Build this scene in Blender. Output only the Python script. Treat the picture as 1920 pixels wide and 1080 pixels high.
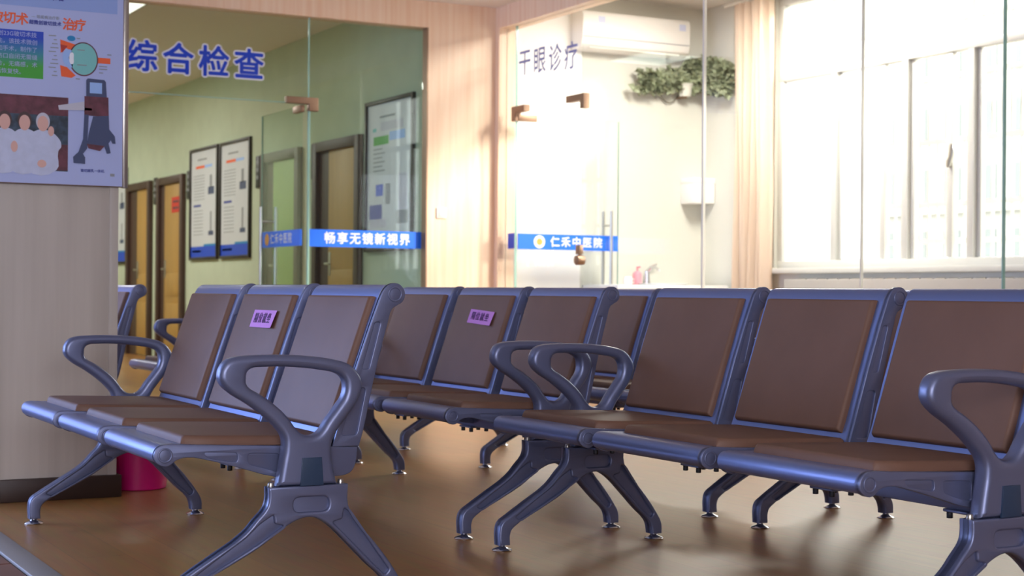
import bpy, bmesh, math, random
from mathutils import Matrix, Vector
random.seed(7)
for o in list(bpy.data.objects): bpy.data.objects.remove(o)
S = bpy.context.scene
COL = S.collection

# ------------------------------------------------------------------ camera
TH, ROLL, FPX, YH = 0.4978, 0.0079, 2962.8, 546.53
cam = bpy.data.objects.new('camera', bpy.data.cameras.new('camera'))
COL.objects.link(cam)
r = Vector((math.cos(TH), -math.sin(TH), 0)); f = Vector((math.sin(TH), math.cos(TH), 0)); up = Vector((0, 0, 1))
r2 = r*math.cos(ROLL) + up*math.sin(ROLL); u2 = up*math.cos(ROLL) - r*math.sin(ROLL)
cam.matrix_world = Matrix(((r2.x, u2.x, -f.x, 0), (r2.y, u2.y, -f.y, 0), (r2.z, u2.z, -f.z, 0.78), (0, 0, 0, 1)))
cam.data.sensor_width = 36; cam.data.lens = FPX/1920*36
cam.data.shift_y = (YH-540)/1920
cam.data.clip_start = 0.05; cam.data.clip_end = 300
cam.data.dof.use_dof = True; cam.data.dof.focus_distance = 4.1; cam.data.dof.aperture_fstop = 6.3
S.camera = cam

# ------------------------------------------------------------------ light, exposure
S.view_settings.view_transform = 'Standard'; S.view_settings.look = 'None'
S.view_settings.gamma = 1; S.view_settings.use_curve_mapping = False
S.view_settings.exposure = 0.2
W = bpy.data.worlds.new('sky'); S.world = W; W.use_nodes = True
bg = W.node_tree.nodes['Background']; bg.inputs[0].default_value = (1.0, 0.98, 0.945, 1); bg.inputs[1].default_value = 5.5

def area(name, loc, direction, sx, sy, power, color, portal=False):
    l = bpy.data.lights.new(name, 'AREA'); l.shape = 'RECTANGLE'; l.size = sx; l.size_y = sy
    l.energy = power; l.color = color
    o = bpy.data.objects.new(name, l); COL.objects.link(o)
    o.location = loc; o.rotation_euler = Vector(direction).to_track_quat('-Z', 'Y').to_euler()
    if portal: l.cycles.is_portal = True
    return o
area('window_portal', (7.62, 6.9, 1.95), (-1, 0, 0), 5.6, 2.1, 1, (1, 1, 1), True)
area('entrance_daylight', (-1.5, 10.40, 1.5), (0.1, -1, -0.03), 4.4, 2.3, 190, (0.24, 0.44, 1.0))
area('side_window_daylight', (-3.9, 7.4, 1.5), (1, -0.2, -0.05), 5.0, 2.2, 350, (0.48, 0.61, 1.0))
area('front_fill_light', (-1.2, -2.9, 1.7), (0.05, 1, -0.05), 4.4, 2.0, 285, (0.86, 0.86, 0.98))  # neutral fill behind the camera, standing in for an unseen window
sun = bpy.data.lights.new('sun', 'SUN'); sun.energy = 6.0; sun.angle = 0.12; sun.color = (1.0, 0.90, 0.77)
so = bpy.data.objects.new('sun', sun); COL.objects.link(so)
so.rotation_euler = Vector((-0.80, 0.95, -0.42)).to_track_quat('-Z', 'Y').to_euler()

# ------------------------------------------------------------------ materials
def lin(c):
    c = c/255
    return c/12.92 if c <= 0.04045 else ((c+0.055)/1.055)**2.4
def rgb(r, g, b): return (lin(r), lin(g), lin(b), 1)
MATS = {}
def mat(name, col, rough=0.5, metal=0.0, spec=0.5, bump=0.0, bscale=60, vary=0.0, vscale=4, stretch=(1, 1, 1), coat=0.0, alt=None):
    m = bpy.data.materials.new(name); m.use_nodes = True
    nt = m.node_tree; b = nt.nodes['Principled BSDF']
    b.inputs['Base Color'].default_value = col; b.inputs['Roughness'].default_value = rough
    b.inputs['Metallic'].default_value = metal; b.inputs['Specular IOR Level'].default_value = spec
    b.inputs['Coat Weight'].default_value = coat
    tc = nt.nodes.new('ShaderNodeTexCoord'); mp = nt.nodes.new('ShaderNodeMapping'); mp.inputs['Scale'].default_value = stretch
    nt.links.new(tc.outputs['Object'], mp.inputs[0])
    if vary or alt:
        n = nt.nodes.new('ShaderNodeTexNoise'); n.inputs['Scale'].default_value = vscale; n.inputs['Detail'].default_value = 5
        nt.links.new(mp.outputs[0], n.inputs['Vector'])
        rp = nt.nodes.new('ShaderNodeValToRGB'); rp.color_ramp.elements[0].position = 0.35; rp.color_ramp.elements[1].position = 0.65
        if alt: a, c = col, alt
        else: a = tuple(x*(1-vary) for x in col[:3])+(1,); c = tuple(min(1, x*(1+vary)) for x in col[:3])+(1,)
        rp.color_ramp.elements[0].color = a; rp.color_ramp.elements[1].color = c
        nt.links.new(n.outputs[0], rp.inputs[0]); nt.links.new(rp.outputs[0], b.inputs['Base Color'])
    if bump:
        n2 = nt.nodes.new('ShaderNodeTexNoise'); n2.inputs['Scale'].default_value = bscale; n2.inputs['Detail'].default_value = 3
        nt.links.new(mp.outputs[0], n2.inputs['Vector'])
        bp = nt.nodes.new('ShaderNodeBump'); bp.inputs['Strength'].default_value = bump; bp.inputs['Distance'].default_value = 0.002
        nt.links.new(n2.outputs[0], bp.inputs['Height']); nt.links.new(bp.outputs[0], b.inputs['Normal'])
    MATS[name] = m
    return m
def glass(name, tint, refl=1.0, rough=0.0):
    m = bpy.data.materials.new(name); m.use_nodes = True; nt = m.node_tree; nt.nodes.clear()
    out = nt.nodes.new('ShaderNodeOutputMaterial'); mix = nt.nodes.new('ShaderNodeMixShader')
    tr = nt.nodes.new('ShaderNodeBsdfTransparent'); tr.inputs[0].default_value = tint
    gl = nt.nodes.new('ShaderNodeBsdfGlossy'); gl.inputs[1].default_value = rough
    # Schlick reflectance, the same from both sides of the thin pane
    lw = nt.nodes.new('ShaderNodeLayerWeight'); lw.inputs[0].default_value = 0.5
    pw = nt.nodes.new('ShaderNodeMath'); pw.operation = 'POWER'; pw.inputs[1].default_value = 5.0
    mu = nt.nodes.new('ShaderNodeMath'); mu.operation = 'MULTIPLY_ADD'; mu.inputs[1].default_value = 0.9*refl; mu.inputs[2].default_value = 0.035*refl
    nt.links.new(lw.outputs['Facing'], pw.inputs[0]); nt.links.new(pw.outputs[0], mu.inputs[0]); nt.links.new(mu.outputs[0], mix.inputs[0])
    nt.links.new(tr.outputs[0], mix.inputs[1]); nt.links.new(gl.outputs[0], mix.inputs[2]); nt.links.new(mix.outputs[0], out.inputs[0])
    MATS[name] = m; return m
def emit(name, col, s):
    m = bpy.data.materials.new(name); m.use_nodes = True; nt = m.node_tree
    b = nt.nodes['Principled BSDF']; b.inputs['Base Color'].default_value = col
    b.inputs['Emission Color'].default_value = col; b.inputs['Emission Strength'].default_value = s
    MATS[name] = m; return m
def translucent(name, col, f=0.6, rough=.6):
    m = bpy.data.materials.new(name); m.use_nodes = True; nt = m.node_tree; nt.nodes.clear()
    out = nt.nodes.new('ShaderNodeOutputMaterial'); mix = nt.nodes.new('ShaderNodeMixShader'); mix.inputs[0].default_value = f
    d = nt.nodes.new('ShaderNodeBsdfDiffuse'); d.inputs[0].default_value = col
    t = nt.nodes.new('ShaderNodeBsdfTranslucent'); t.inputs[0].default_value = col
    nt.links.new(d.outputs[0], mix.inputs[1]); nt.links.new(t.outputs[0], mix.inputs[2]); nt.links.new(mix.outputs[0], out.inputs[0])
    MATS[name] = m; return m
def floor_material():
    m = bpy.data.materials.new('vinyl_floor'); m.use_nodes = True; nt = m.node_tree; b = nt.nodes['Principled BSDF']
    tc = nt.nodes.new('ShaderNodeTexCoord')
    mp = nt.nodes.new('ShaderNodeMapping'); mp.inputs['Rotation'].default_value = (0, 0, math.pi/2)
    nt.links.new(tc.outputs['Object'], mp.inputs[0])
    br = nt.nodes.new('ShaderNodeTexBrick'); br.inputs['Scale'].default_value = 1; br.inputs['Brick Width'].default_value = 0.92
    br.inputs['Row Height'].default_value = 0.153; br.inputs['Mortar Size'].default_value = 0.0012; br.inputs['Mortar Smooth'].default_value = 0.4
    br.inputs['Color1'].default_value = (0.285, 0.135, 0.040, 1); br.inputs['Color2'].default_value = (0.325, 0.158, 0.049, 1)
    br.inputs['Mortar'].default_value = (0.17, 0.09, 0.045, 1); br.offset = 0.37
    nt.links.new(mp.outputs[0], br.inputs['Vector'])
    mp2 = nt.nodes.new('ShaderNodeMapping'); mp2.inputs['Scale'].default_value = (14, 1.2, 1); nt.links.new(tc.outputs['Object'], mp2.inputs[0])
    n = nt.nodes.new('ShaderNodeTexNoise'); n.inputs['Scale'].default_value = 3; n.inputs['Detail'].default_value = 6
    nt.links.new(mp2.outputs[0], n.inputs['Vector'])
    mx = nt.nodes.new('ShaderNodeMix'); mx.data_type = 'RGBA'; mx.blend_type = 'MULTIPLY'; mx.inputs[0].default_value = 0.45
    nt.links.new(br.outputs['Color'], mx.inputs[6]); nt.links.new(n.outputs[1], mx.inputs[7])
    hs = nt.nodes.new('ShaderNodeHueSaturation'); hs.inputs['Value'].default_value = 1.36; nt.links.new(mx.outputs[2], hs.inputs['Color'])
    nt.links.new(hs.outputs[0], b.inputs['Base Color'])
    b.inputs['Roughness'].default_value = 0.31; b.inputs['Specular IOR Level'].default_value = 0.5
    bp = nt.nodes.new('ShaderNodeBump'); bp.inputs['Strength'].default_value = 0.25; bp.inputs['Distance'].default_value = 0.001
    nt.links.new(br.outputs['Fac'], bp.inputs['Height']); bp.invert = True
    nt.links.new(bp.outputs[0], b.inputs['Normal'])
    MATS['floor'] = m
floor_material()
mat('laminate', rgb(236, 200, 168), 0.45, vary=0.0, vscale=3.0, stretch=(9, 9, 0.35), alt=rgb(244, 217, 190))
mat('laminate_grey', rgb(182, 174, 165), 0.45, vscale=2.5, stretch=(7, 7, 0.25), alt=rgb(196, 188, 179))
mat('ceiling_white', rgb(240, 234, 226), 0.9)
mat('green_wall', rgb(190, 202, 178), 0.85, vary=0.03)
mat('cream_wall', rgb(216, 214, 204), 0.9)
mat('white_wall', rgb(246, 246, 242), 0.8)
mat('plain_wall', rgb(165, 160, 155), 0.9)
mat('dark_base', rgb(52, 34, 26), 0.45)
mat('paint', rgb(106, 113, 144), 0.40, metal=0.55, bump=0.04, bscale=400, coat=0.15)
mat('shell_paint', rgb(112, 126, 172), 0.40, metal=0.6, coat=0.15)
mat('leather', rgb(112, 82, 67), 0.52, spec=0.28, bump=0.10, bscale=900, vary=0.05, vscale=7)
mat('navy_plastic', rgb(38, 58, 84), 0.4)
mat('black_metal', rgb(40, 40, 44), 0.45, metal=0.5)
mat('chrome', rgb(215, 215, 220), 0.14, metal=1.0)
mat('steel', rgb(190, 186, 178), 0.28, metal=1.0)
mat('bronze', rgb(150, 120, 98), 0.4, metal=0.5)
mat('pink_paper', rgb(205, 130, 210), 0.6, vary=0.04)
mat('ink', rgb(98, 50, 112), 0.7)
mat('band_blue', rgb(4, 108, 244), 0.35)
mat('letter_blue', rgb(16, 66, 200), 0.4)
mat('letter_ink', rgb(134, 140, 196), 0.5)
mat('letter_white', rgb(232, 236, 246), 0.5)
mat('emblem_gold', rgb(222, 160, 70), 0.5)
mat('poster_paper', rgb(172, 184, 230), 0.45)
mat('poster_header', rgb(140, 164, 222), 0.45)
mat('print_orange', rgb(232, 98, 52), 0.6)
mat('print_navy', rgb(56, 66, 150), 0.6)
mat('print_blue', rgb(20, 70, 200), 0.5)
mat('print_teal', rgb(40, 120, 150), 0.5)
mat('print_green', rgb(70, 165, 60), 0.5)
mat('print_eye', rgb(120, 190, 190), 0.5)
mat('print_lens', rgb(150, 185, 240), 0.5)
mat('print_red', rgb(170, 50, 40), 0.5)
mat('print_maroon', rgb(96, 48, 62), 0.5, vary=0.35, vscale=25)
mat('print_foliage', rgb(48, 66, 84), 0.5, vary=0.5, vscale=40)
mat('print_shirt', rgb(190, 198, 226), 0.5, vary=0.05, vscale=30)
mat('print_skin', rgb(214, 170, 160), 0.5)
mat('print_hair', rgb(70, 48, 50), 0.5)
mat('print_silver', rgb(190, 190, 205), 0.5)
mat('print_machine', rgb(62, 74, 110), 0.5)
mat('sticker', rgb(206, 212, 238), 0.5)
mat('print_grey', rgb(140, 144, 150), 0.6)
mat('print_white', rgb(204, 208, 214), 0.45, vary=0.02)
mat('print_cyan', rgb(20, 130, 190), 0.45)
mat('frame_dark', rgb(40, 28, 26), 0.4)
mat('door_frame', rgb(74, 52, 42), 0.5)
mat('door_leaf', rgb(176, 138, 72), 0.5, vary=0.06, stretch=(8, 8, 0.5))
mat('door_green', rgb(150, 180, 95), 0.5)
mat('sign_black', rgb(34, 34, 34), 0.4)
mat('sign_red', rgb(205, 50, 36), 0.5)
mat('ac_white', rgb(243, 240, 236), 0.4)
mat('window_frame', rgb(202, 201, 195), 0.4)
mat('bin_pink', rgb(214, 20, 120), 0.35)
mat('leaf_green', rgb(150, 157, 128), 0.55, vary=0.35, vscale=9)
mat('stem', rgb(96, 84, 60), 0.7)
mat('porcelain', rgb(244, 244, 244), 0.15)
mat('soap_pink', rgb(240, 150, 165), 0.4)
mat('tile_red', rgb(118, 74, 60), 0.4, vary=0.12, vscale=6)
mat('grout', rgb(80, 66, 58), 0.9)
mat('threshold', rgb(150, 146, 142), 0.5, metal=0.3)
mat('facade', rgb(180, 180, 176), 0.9)
mat('facade_green', rgb(128, 166, 156), 0.9)
mat('facade_glass', rgb(120, 128, 128), 0.2)
mat('ground', rgb(150, 148, 140), 0.95)
translucent('curtain_cloth', rgb(240, 222, 204), 0.40)
translucent('frosted', (0.95, 0.96, 0.96, 1), 0.8)
glass('glass', (0.91, 0.955, 0.93, 1))
glass('glass_teal', (0.90, 0.965, 0.94, 1))
glass('glass_clear', (0.975, 0.985, 0.98, 1), 0.8)
mat('glass_edge', rgb(150, 190, 176), 0.25)
mat('seam', rgb(226, 222, 212), 0.4)
emit('lamp_diffuser', (1, 0.97, 0.9, 1), 1.5)

# ------------------------------------------------------------------ helpers
class MB:
    def __init__(self): self.v = []; self.f = []; self.e = []
    def box(self, x0, x1, y0, y1, z0, z1):
        n = len(self.v)
        self.v += [(x, y, z) for z in (z0, z1) for y in (y0, y1) for x in (x0, x1)]
        self.f += [tuple(n+i for i in q) for q in ((0, 2, 3, 1), (4, 5, 7, 6), (0, 1, 5, 4), (2, 6, 7, 3), (0, 4, 6, 2), (1, 3, 7, 5))]
        return self
    def cyl(self, a, b, ra, rb=None, n=16, cap=True):
        rb = ra if rb is None else rb
        a = Vector(a); b = Vector(b); d = (b-a).normalized()
        t = Vector((0, 0, 1)) if abs(d.z) < 0.9 else Vector((1, 0, 0))
        p = d.cross(t).normalized(); q = d.cross(p); k = len(self.v)
        for c, rr in ((a, ra), (b, rb)):
            for i in range(n):
                w = 2*math.pi*i/n; self.v.append(tuple(c + p*math.cos(w)*rr + q*math.sin(w)*rr))
        for i in range(n):
            j = (i+1) % n; self.f.append((k+i, k+n+i, k+n+j, k+j))
        if cap:
            self.f.append(tuple(k+i for i in range(n))); self.f.append(tuple(k+n+i for i in reversed(range(n))))
        return self
    def lathe(self, c, prof, n=20):
        k = len(self.v); cx, cy, cz = c
        for rr, z in prof:
            for i in range(n):
                w = 2*math.pi*i/n; self.v.append((cx+rr*math.cos(w), cy+rr*math.sin(w), cz+z))
        for j in range(len(prof)-1):
            for i in range(n):
                i2 = (i+1) % n; self.f.append((k+j*n+i, k+j*n+i2, k+(j+1)*n+i2, k+(j+1)*n+i))
        self.f.append(tuple(k+i for i in reversed(range(n)))); self.f.append(tuple(k+(len(prof)-1)*n+i for i in range(n)))
        return self
    def tube(self, pts, rad, n=8):
        k = len(self.v); P = [Vector(p) for p in pts]
        rr = rad if isinstance(rad, (list, tuple)) else [rad]*len(P)
        for i, p in enumerate(P):
            d = (P[min(i+1, len(P)-1)]-P[max(i-1, 0)]).normalized()
            t = Vector((0, 0, 1)) if abs(d.z) < 0.9 else Vector((1, 0, 0))
            a = d.cross(t).normalized(); b = d.cross(a)
            for j in range(n):
                w = 2*math.pi*j/n; self.v.append(tuple(p+a*math.cos(w)*rr[i]+b*math.sin(w)*rr[i]))
        for i in range(len(P)-1):
            for j in range(n):
                j2 = (j+1) % n; self.f.append((k+i*n+j, k+(i+1)*n+j, k+(i+1)*n+j2, k+i*n+j2))
        self.f.append(tuple(k+j for j in range(n))); self.f.append(tuple(k+(len(P)-1)*n+j for j in reversed(range(n))))
        return self
    def add(self, me, M=None):
        k = len(self.v); M = M or Matrix()
        self.v += [tuple(M @ v.co) for v in me.vertices]
        self.f += [tuple(k+i for i in p.vertices) for p in me.polygons]
        return self
    def mesh(self, name, bevel=0.0, smooth=40, seg=2, flat=False):
        me = bpy.data.meshes.new(name); me.from_pydata(self.v, self.e, self.f); me.update()
        if bevel:
            bm = bmesh.new(); bm.from_mesh(me)
            es = [e for e in bm.edges if len(e.link_faces) == 2 and e.calc_face_angle(0) > 0.6]
            bmesh.ops.bevel(bm, geom=es, offset=bevel, segments=seg, profile=0.5, affect='EDGES', clamp_overlap=True)
            bm.to_mesh(me); bm.free()
        if smooth:
            me.polygons.foreach_set('use_smooth', [not (flat and abs(q.normal.y) > 0.9995) for q in me.polygons]); me.set_sharp_from_angle(angle=math.radians(smooth))
        me.update(); return me
def obj(name, me, m, parent=None, label=None):
    o = bpy.data.objects.new(name, me); COL.objects.link(o)
    if m is not None and me is not None:
        if not me.materials: me.materials.append(MATS[m])
    if parent is not None: o.parent = parent
    if label: o['label'] = label
    return o
def tag(o, label, cat, group=None, kind=None):
    o['label'] = label; o['category'] = cat
    if group: o['group'] = group
    if kind: o['kind'] = kind
    return o
def empty(name, loc=(0, 0, 0), rz=0):
    o = bpy.data.objects.new(name, None); COL.objects.link(o); o.location = loc; o.rotation_euler = (0, 0, rz); o.empty_display_size = 0.1
    return o
def copy_tree(o, parent=None):
    c = o.copy(); COL.objects.link(c); c.parent = parent
    for ch in list(o.children): copy_tree(ch, c)
    return c
def boxo(name, x0, x1, y0, y1, z0, z1, m, parent=None, bevel=0.0, label=None):
    return obj(name, MB().box(min(x0, x1), max(x0, x1), min(y0, y1), max(y0, y1), min(z0, z1), max(z0, z1)).mesh(name, bevel), m, parent, label)
def struct(o, label, cat): return tag(o, label, cat, kind='structure')
def curve_mesh(outer, holes=(), t=0.02, bevel=0.003, res=5, bres=2, smooth=35, plane='v'):
    """filled outline in (x,z) with thickness t along y; each point (x, z[, 'v' for a sharp corner])"""
    cu = bpy.data.curves.new('tmp', 'CURVE'); cu.dimensions = '2D'; cu.fill_mode = 'BOTH'
    cu.extrude = max(t/2-bevel, 0.0); cu.bevel_depth = bevel; cu.bevel_resolution = bres; cu.offset = -bevel; cu.resolution_u = res
    for ring in [outer]+list(holes):
        sp = cu.splines.new('BEZIER'); sp.bezier_points.add(len(ring)-1); sp.use_cyclic_u = True
        for bp, p in zip(sp.bezier_points, ring):
            bp.co = (p[0], p[1], 0)
            h = 'VECTOR' if len(p) > 2 else 'AUTO'
            bp.handle_left_type = h; bp.handle_right_type = h
    o = bpy.data.objects.new('tmp', cu); COL.objects.link(o)
    dg = bpy.context.evaluated_depsgraph_get(); dg.update()
    me = bpy.data.meshes.new_from_object(o.evaluated_get(dg))
    bpy.data.objects.remove(o); bpy.data.curves.remove(cu)
    me.transform(Matrix.Rotation(math.pi/2, 4, 'X'))
    bm = bmesh.new(); bm.from_mesh(me); bmesh.ops.remove_doubles(bm, verts=bm.verts, dist=1e-5)
    bmesh.ops.recalc_face_normals(bm, faces=bm.faces); bm.to_mesh(me); bm.free()
    me.materials.clear(); me.update()
    me.polygons.foreach_set('use_smooth', [abs(q.normal.y) < 0.9995 for q in me.polygons]); me.set_sharp_from_angle(angle=math.radians(smooth)); me.update()
    return me
def sharp(pts): return [(p[0], p[1], 'v') for p in pts]
def rounded(pts, r=0.006):
    out = []; n = len(pts)
    for i in range(n):
        P, A, B = Vector(pts[i][:2]), Vector(pts[i-1][:2]), Vector(pts[(i+1) % n][:2])
        a = P+(A-P).normalized()*min(r, (A-P).length*0.45); b = P+(B-P).normalized()*min(r, (B-P).length*0.45)
        for t in (0, 0.25, 0.5, 0.75, 1): q = a*(1-t)**2+P*2*t*(1-t)+b*t*t; out.append((q.x, q.y, 'v'))
    return out
def text_mesh(body, size, ext=0.0005, bold=0.0, bn=8, align='CENTER'):
    cu = bpy.data.curves.new('tmp', 'FONT'); cu.body = body; cu.size = size; cu.extrude = 0.0 if bold else ext
    cu.align_x = align; cu.align_y = 'CENTER'; cu.resolution_u = 3
    o = bpy.data.objects.new('tmp', cu); COL.objects.link(o)
    dg = bpy.context.evaluated_depsgraph_get(); dg.update()
    me = bpy.data.meshes.new_from_object(o.evaluated_get(dg))
    bpy.data.objects.remove(o); bpy.data.curves.remove(cu); me.materials.clear()
    if bold:
        mb = MB()
        for i in range(bn): mb.add(me, Matrix.Translation((bold*math.cos(2*math.pi*i/bn), bold*math.sin(2*math.pi*i/bn), 0.00008*i)))
        mb.add(me, Matrix.Translation((0, 0, 0.00008*bn))); bpy.data.meshes.remove(me); me = mb.mesh('lettering', smooth=0)
    return me
RV = (math.pi/2, 0, 0)               # reads on a face that looks towards -y
RU = (math.pi/2, 0, -math.pi/2)      # reads on a face that looks towards -x
def text(name, body, size, loc, rot, m, parent, fat=0.0, sx=1.0, ext=0.0005, sy=1.0, bn=8):
    me = text_mesh(body, size, ext, fat, bn)
    if sx != 1 or sy != 1: me.transform(Matrix.Diagonal((sx, sy, 1, 1)))
    me.transform(Matrix.Translation(loc) @ (Matrix.Rotation(rot[2], 4, 'Z') @ Matrix.Rotation(rot[0], 4, 'X')))
    return obj(name, me, m, parent)
# ------------------------------------------------------------------ the setting
V0, U0, UW, CE = 10.55, 5.605, 7.48, 2.91      # left partition plane, right partition plane, window wall, ceiling
HB = 2.715                                       # underside of the wooden headers
fl = struct(boxo('floor', 0.975, 7.6, -3.1, 21.2, -0.05, 0.0, 'floor'), 'brown wood-look vinyl floor under the rows of waiting benches', 'floor')
fs = struct(boxo('floor_tiled', -4.1, 0.90, -3.1, 11, -0.05, -0.004, 'grout'), 'red-brown tiled floor strip in the lower left corner', 'floor')
tile_me = MB().box(0, 0.293, 0, 0.293, -0.01, 0.0).mesh('tile', 0.003, seg=1)
for i in range(3):
    for j in range(9):
        t = obj('tile', tile_me, 'tile_red', fs); t.location = (0.895-0.293-0.3*i, 3.1+0.3*j, 0)
struct(boxo('trim_1', 0.90, 0.975, -3.1, 11, -0.05, 0.006, 'threshold', bevel=0.004), 'grey metal threshold strip between vinyl floor and red tiles', 'threshold')
struct(boxo('ceiling', -4.1, U0, -3.1, V0, CE, CE+0.1, 'ceiling_white'), 'pale ceiling of the waiting hall above the wooden headers', 'ceiling')
struct(boxo('ceiling_corridor', 1.4, 5.1, V0, 21.2, 3.0, 3.1, 'ceiling_white'), 'ceiling of the green corridor behind the left glass', 'ceiling')
struct(boxo('ceiling_clinic', U0, 7.7, -3.1, 10.7, 3.08, 3.18, 'ceiling_white'), 'ceiling of the bright treatment room behind the right glass', 'ceiling')
# walls out of the picture that close the hall, without openings; area lights stand in for windows
struct(boxo('wall_left', -4.1, -4.0, -3.1, V0, 0, CE, 'plain_wall'), 'plain wall of the hall left of the camera', 'wall')
struct(boxo('wall_rear', -4.1, 7.6, -3.1, -3.0, 0, 3.1, 'plain_wall'), 'plain wall of the hall behind the camera', 'wall')

# --- left partition: wood surround, glass panels and an open double door
w = empty('wall_wood_front'); struct(w, 'pale wood laminate wall and header around the corridor glass', 'wall')
boxo('header', -4.0, U0+0.06, V0-0.04, V0+0.10, HB, CE, 'laminate', w)
boxo('panel', 4.995, U0+0.06, V0-0.04, V0+0.06, 0.08, HB, 'laminate', w)
boxo('panel', -4.0, 2.02, V0-0.04, V0+0.10, 0.0, HB, 'laminate', w)
boxo('skirting', 4.995, U0-0.05, V0-0.055, V0+0.1, 0, 0.08, 'dark_base', w)
boxo('jamb', 4.985, 4.995, V0-0.044, V0+0.034, 0, HB, 'bronze', w)
g = empty('wall_glass_front'); struct(g, 'glass partition with blue lettering in front of the green corridor', 'glass partition')
boxo('fixed_pane', 4.092, 4.982, V0+0.02, V0+0.032, 0.0, HB, 'glass_teal', g)
boxo('over_pane', 2.02, 4.082, V0+0.02, V0+0.032, 2.105, HB, 'glass', g)
boxo('pane_edge', 2.02, 4.082, V0+0.019, V0+0.033, 2.100, 2.106, 'glass_edge', g)
boxo('pane_edge', 4.083, 4.091, V0+0.018, V0+0.034, 2.10, HB, 'glass_edge', g)
boxo('pane_edge', 4.084, 4.096, V0+0.010, V0+0.034, 0.0, 2.05, 'glass_edge', g)
cl = curve_mesh(sharp([(3.915, 2.147), (4.155, 2.147), (4.155, 2.052), (4.085, 2.052), (4.085, 2.100), (3.915, 2.100)]), t=0.05, bevel=0.003)
cl.transform(Matrix.Translation((0, V0+0.026, 0))); obj('patch_fitting', cl, 'bronze', g)
b = boxo('blue_band', 4.098, 4.978, V0+0.0195, V0+0.0345, 1.090, 1.213, 'band_blue', g)
for i, ch in enumerate('畅享无镜新视界'):
    text('band_character', ch, 0.088, (4.255+0.098*i, V0+0.0185, 1.148), RV, 'letter_white', b, fat=0.0020)
for i, ch in enumerate('综合检查'):
    x = 2.885+0.252*i
    text('sign_outline', ch, 0.222, (x, V0+0.0185, 2.335), RV, 'letter_white', g, fat=0.016, bn=12)
    text('sign_character', ch, 0.222, (x, V0+0.0165, 2.335), RV, 'letter_blue', g, fat=0.0055)
def swing_door(name, label, hinge, ang, z1, width, logo, barpos):
    """frameless glass leaf; local x runs from the hinge to the free edge, local -y is the side seen"""
    d = empty(name, hinge, ang); struct(d, label, 'glass door')
    boxo('pane', 0.01, width, -0.006, 0.006, 0.012, z1, 'glass_teal' if logo else 'glass_clear', d)
    boxo('pane_edge', width, width+0.004, -0.006, 0.006, 0.012, z1, 'glass_edge', d)
    boxo('top_pivot', 0.0, 0.16, -0.016, 0.016, z1-0.045, z1+0.004, 'bronze', d, 0.002)
    boxo('floor_pivot', 0.0, 0.16, -0.016, 0.016, 0.006, 0.06, 'bronze', d, 0.002)
    b = boxo('blue_band', 0.012, width-0.004, -0.0075, 0.0075, 1.095, 1.212, 'band_blue', d)
    for s in (-1, 1):
        h = obj('pull_handle', MB().cyl((barpos, s*0.058, 0.62), (barpos, s*0.058, 1.40), 0.0125).mesh('pull_handle'), 'steel', d)
    for z in (0.74, 1.29): obj('handle_standoff', MB().cyl((barpos, -0.058, z), (barpos, 0.058, z), 0.009).mesh('handle_standoff'), 'steel', d)
    return d, b
# corridor door: hinged at the fixed pane, open 90 degrees into the corridor
d1, b1 = swing_door('door_1', 'open glass door leaf swung into the green corridor with blue band', (4.045, V0+0.03, 0), math.pi/2, 2.09, 0.84, True, 0.70)
for i, ch in enumerate('仁禾中医院'):
    me = text_mesh(ch, 0.082, 0.0004, 0.001)
    # the seen side of this leaf is local +y; text runs from the free edge towards the hinge
    me.transform(Matrix.Translation((0.585-0.092*i, 0.0085, 1.150)) @ Matrix.Rotation(math.pi, 4, 'Z') @ Matrix.Rotation(math.pi/2, 4, 'X'))
    obj('band_character', me, 'letter_white', b1)
obj('emblem', MB().cyl((0.70, 0.0075, 1.153), (0.70, 0.0088, 1.153), 0.045).mesh('emblem'), 'emblem_gold', b1)
d1b = empty('door_2', (2.03, V0+0.03, 0), math.radians(88)); struct(d1b, 'glass door leaf hidden behind the poster column', 'glass door')
boxo('pane', 0.01, 0.84, -0.006, 0.006, 0.012, 2.09, 'glass', d1b); boxo('top_pivot', 0, 0.16, -0.016, 0.016, 2.045, 2.094, 'bronze', d1b)

# --- right partition: wood header, glass panels every 1.44 m, open door
w = empty('wall_wood_side'); struct(w, 'wood laminate header and corner jamb above the treatment room glass', 'wall')
boxo('header', U0-0.05, U0+0.09, -3.0, V0-0.04, HB+0.035, CE+0.2, 'laminate', w)
boxo('corner_jamb', U0-0.05, U0+0.09, 10.455, V0-0.04, 0.0, HB+0.035, 'laminate', w)
boxo('panel', U0-0.05, U0+0.09, -3.0, 2.15, 0.0, HB+0.035, 'laminate', w)
g = empty('wall_glass_side'); struct(g, 'glass partition with vertical seams in front of the treatment room', 'glass partition')
ZT = HB+0.035
boxo('side_pane', U0+0.012, U0+0.024, 10.300, 10.455, 0.0, ZT, 'glass_clear', g)
boxo('over_pane', U0+0.012, U0+0.024, 9.352, 10.295, 2.105, ZT, 'glass_clear', g)
js = [9.350, 7.912, 6.472, 5.470, 4.03, 2.59, 2.15]
for i in range(len(js)-1):
    boxo('fixed_pane', U0+0.012, U0+0.024, js[i+1]+0.004, js[i]-0.004, 0.0, ZT, 'glass_clear', g)
    if i: boxo('seam', U0+0.009, U0+0.027, js[i]-(0.0075 if i == 1 else 0.003), js[i]+(0.0075 if i == 1 else 0.003), 0.0, ZT, 'seam' if i < 3 else 'glass_edge', g)
boxo('seam', U0+0.009, U0+0.027, 10.294, 10.301, 0, ZT, 'glass_edge', g)
def u_plate(outer, t, u, bevel=0.002):
    """outline in (v, z) lying on a plane of constant u"""
    me = curve_mesh(sharp([(-p[0], p[1]) for p in outer]), t=t, bevel=bevel)
    me.transform(Matrix.Translation((u, 0, 0)) @ Matrix.Rotation(-math.pi/2, 4, 'Z')); return me
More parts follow.
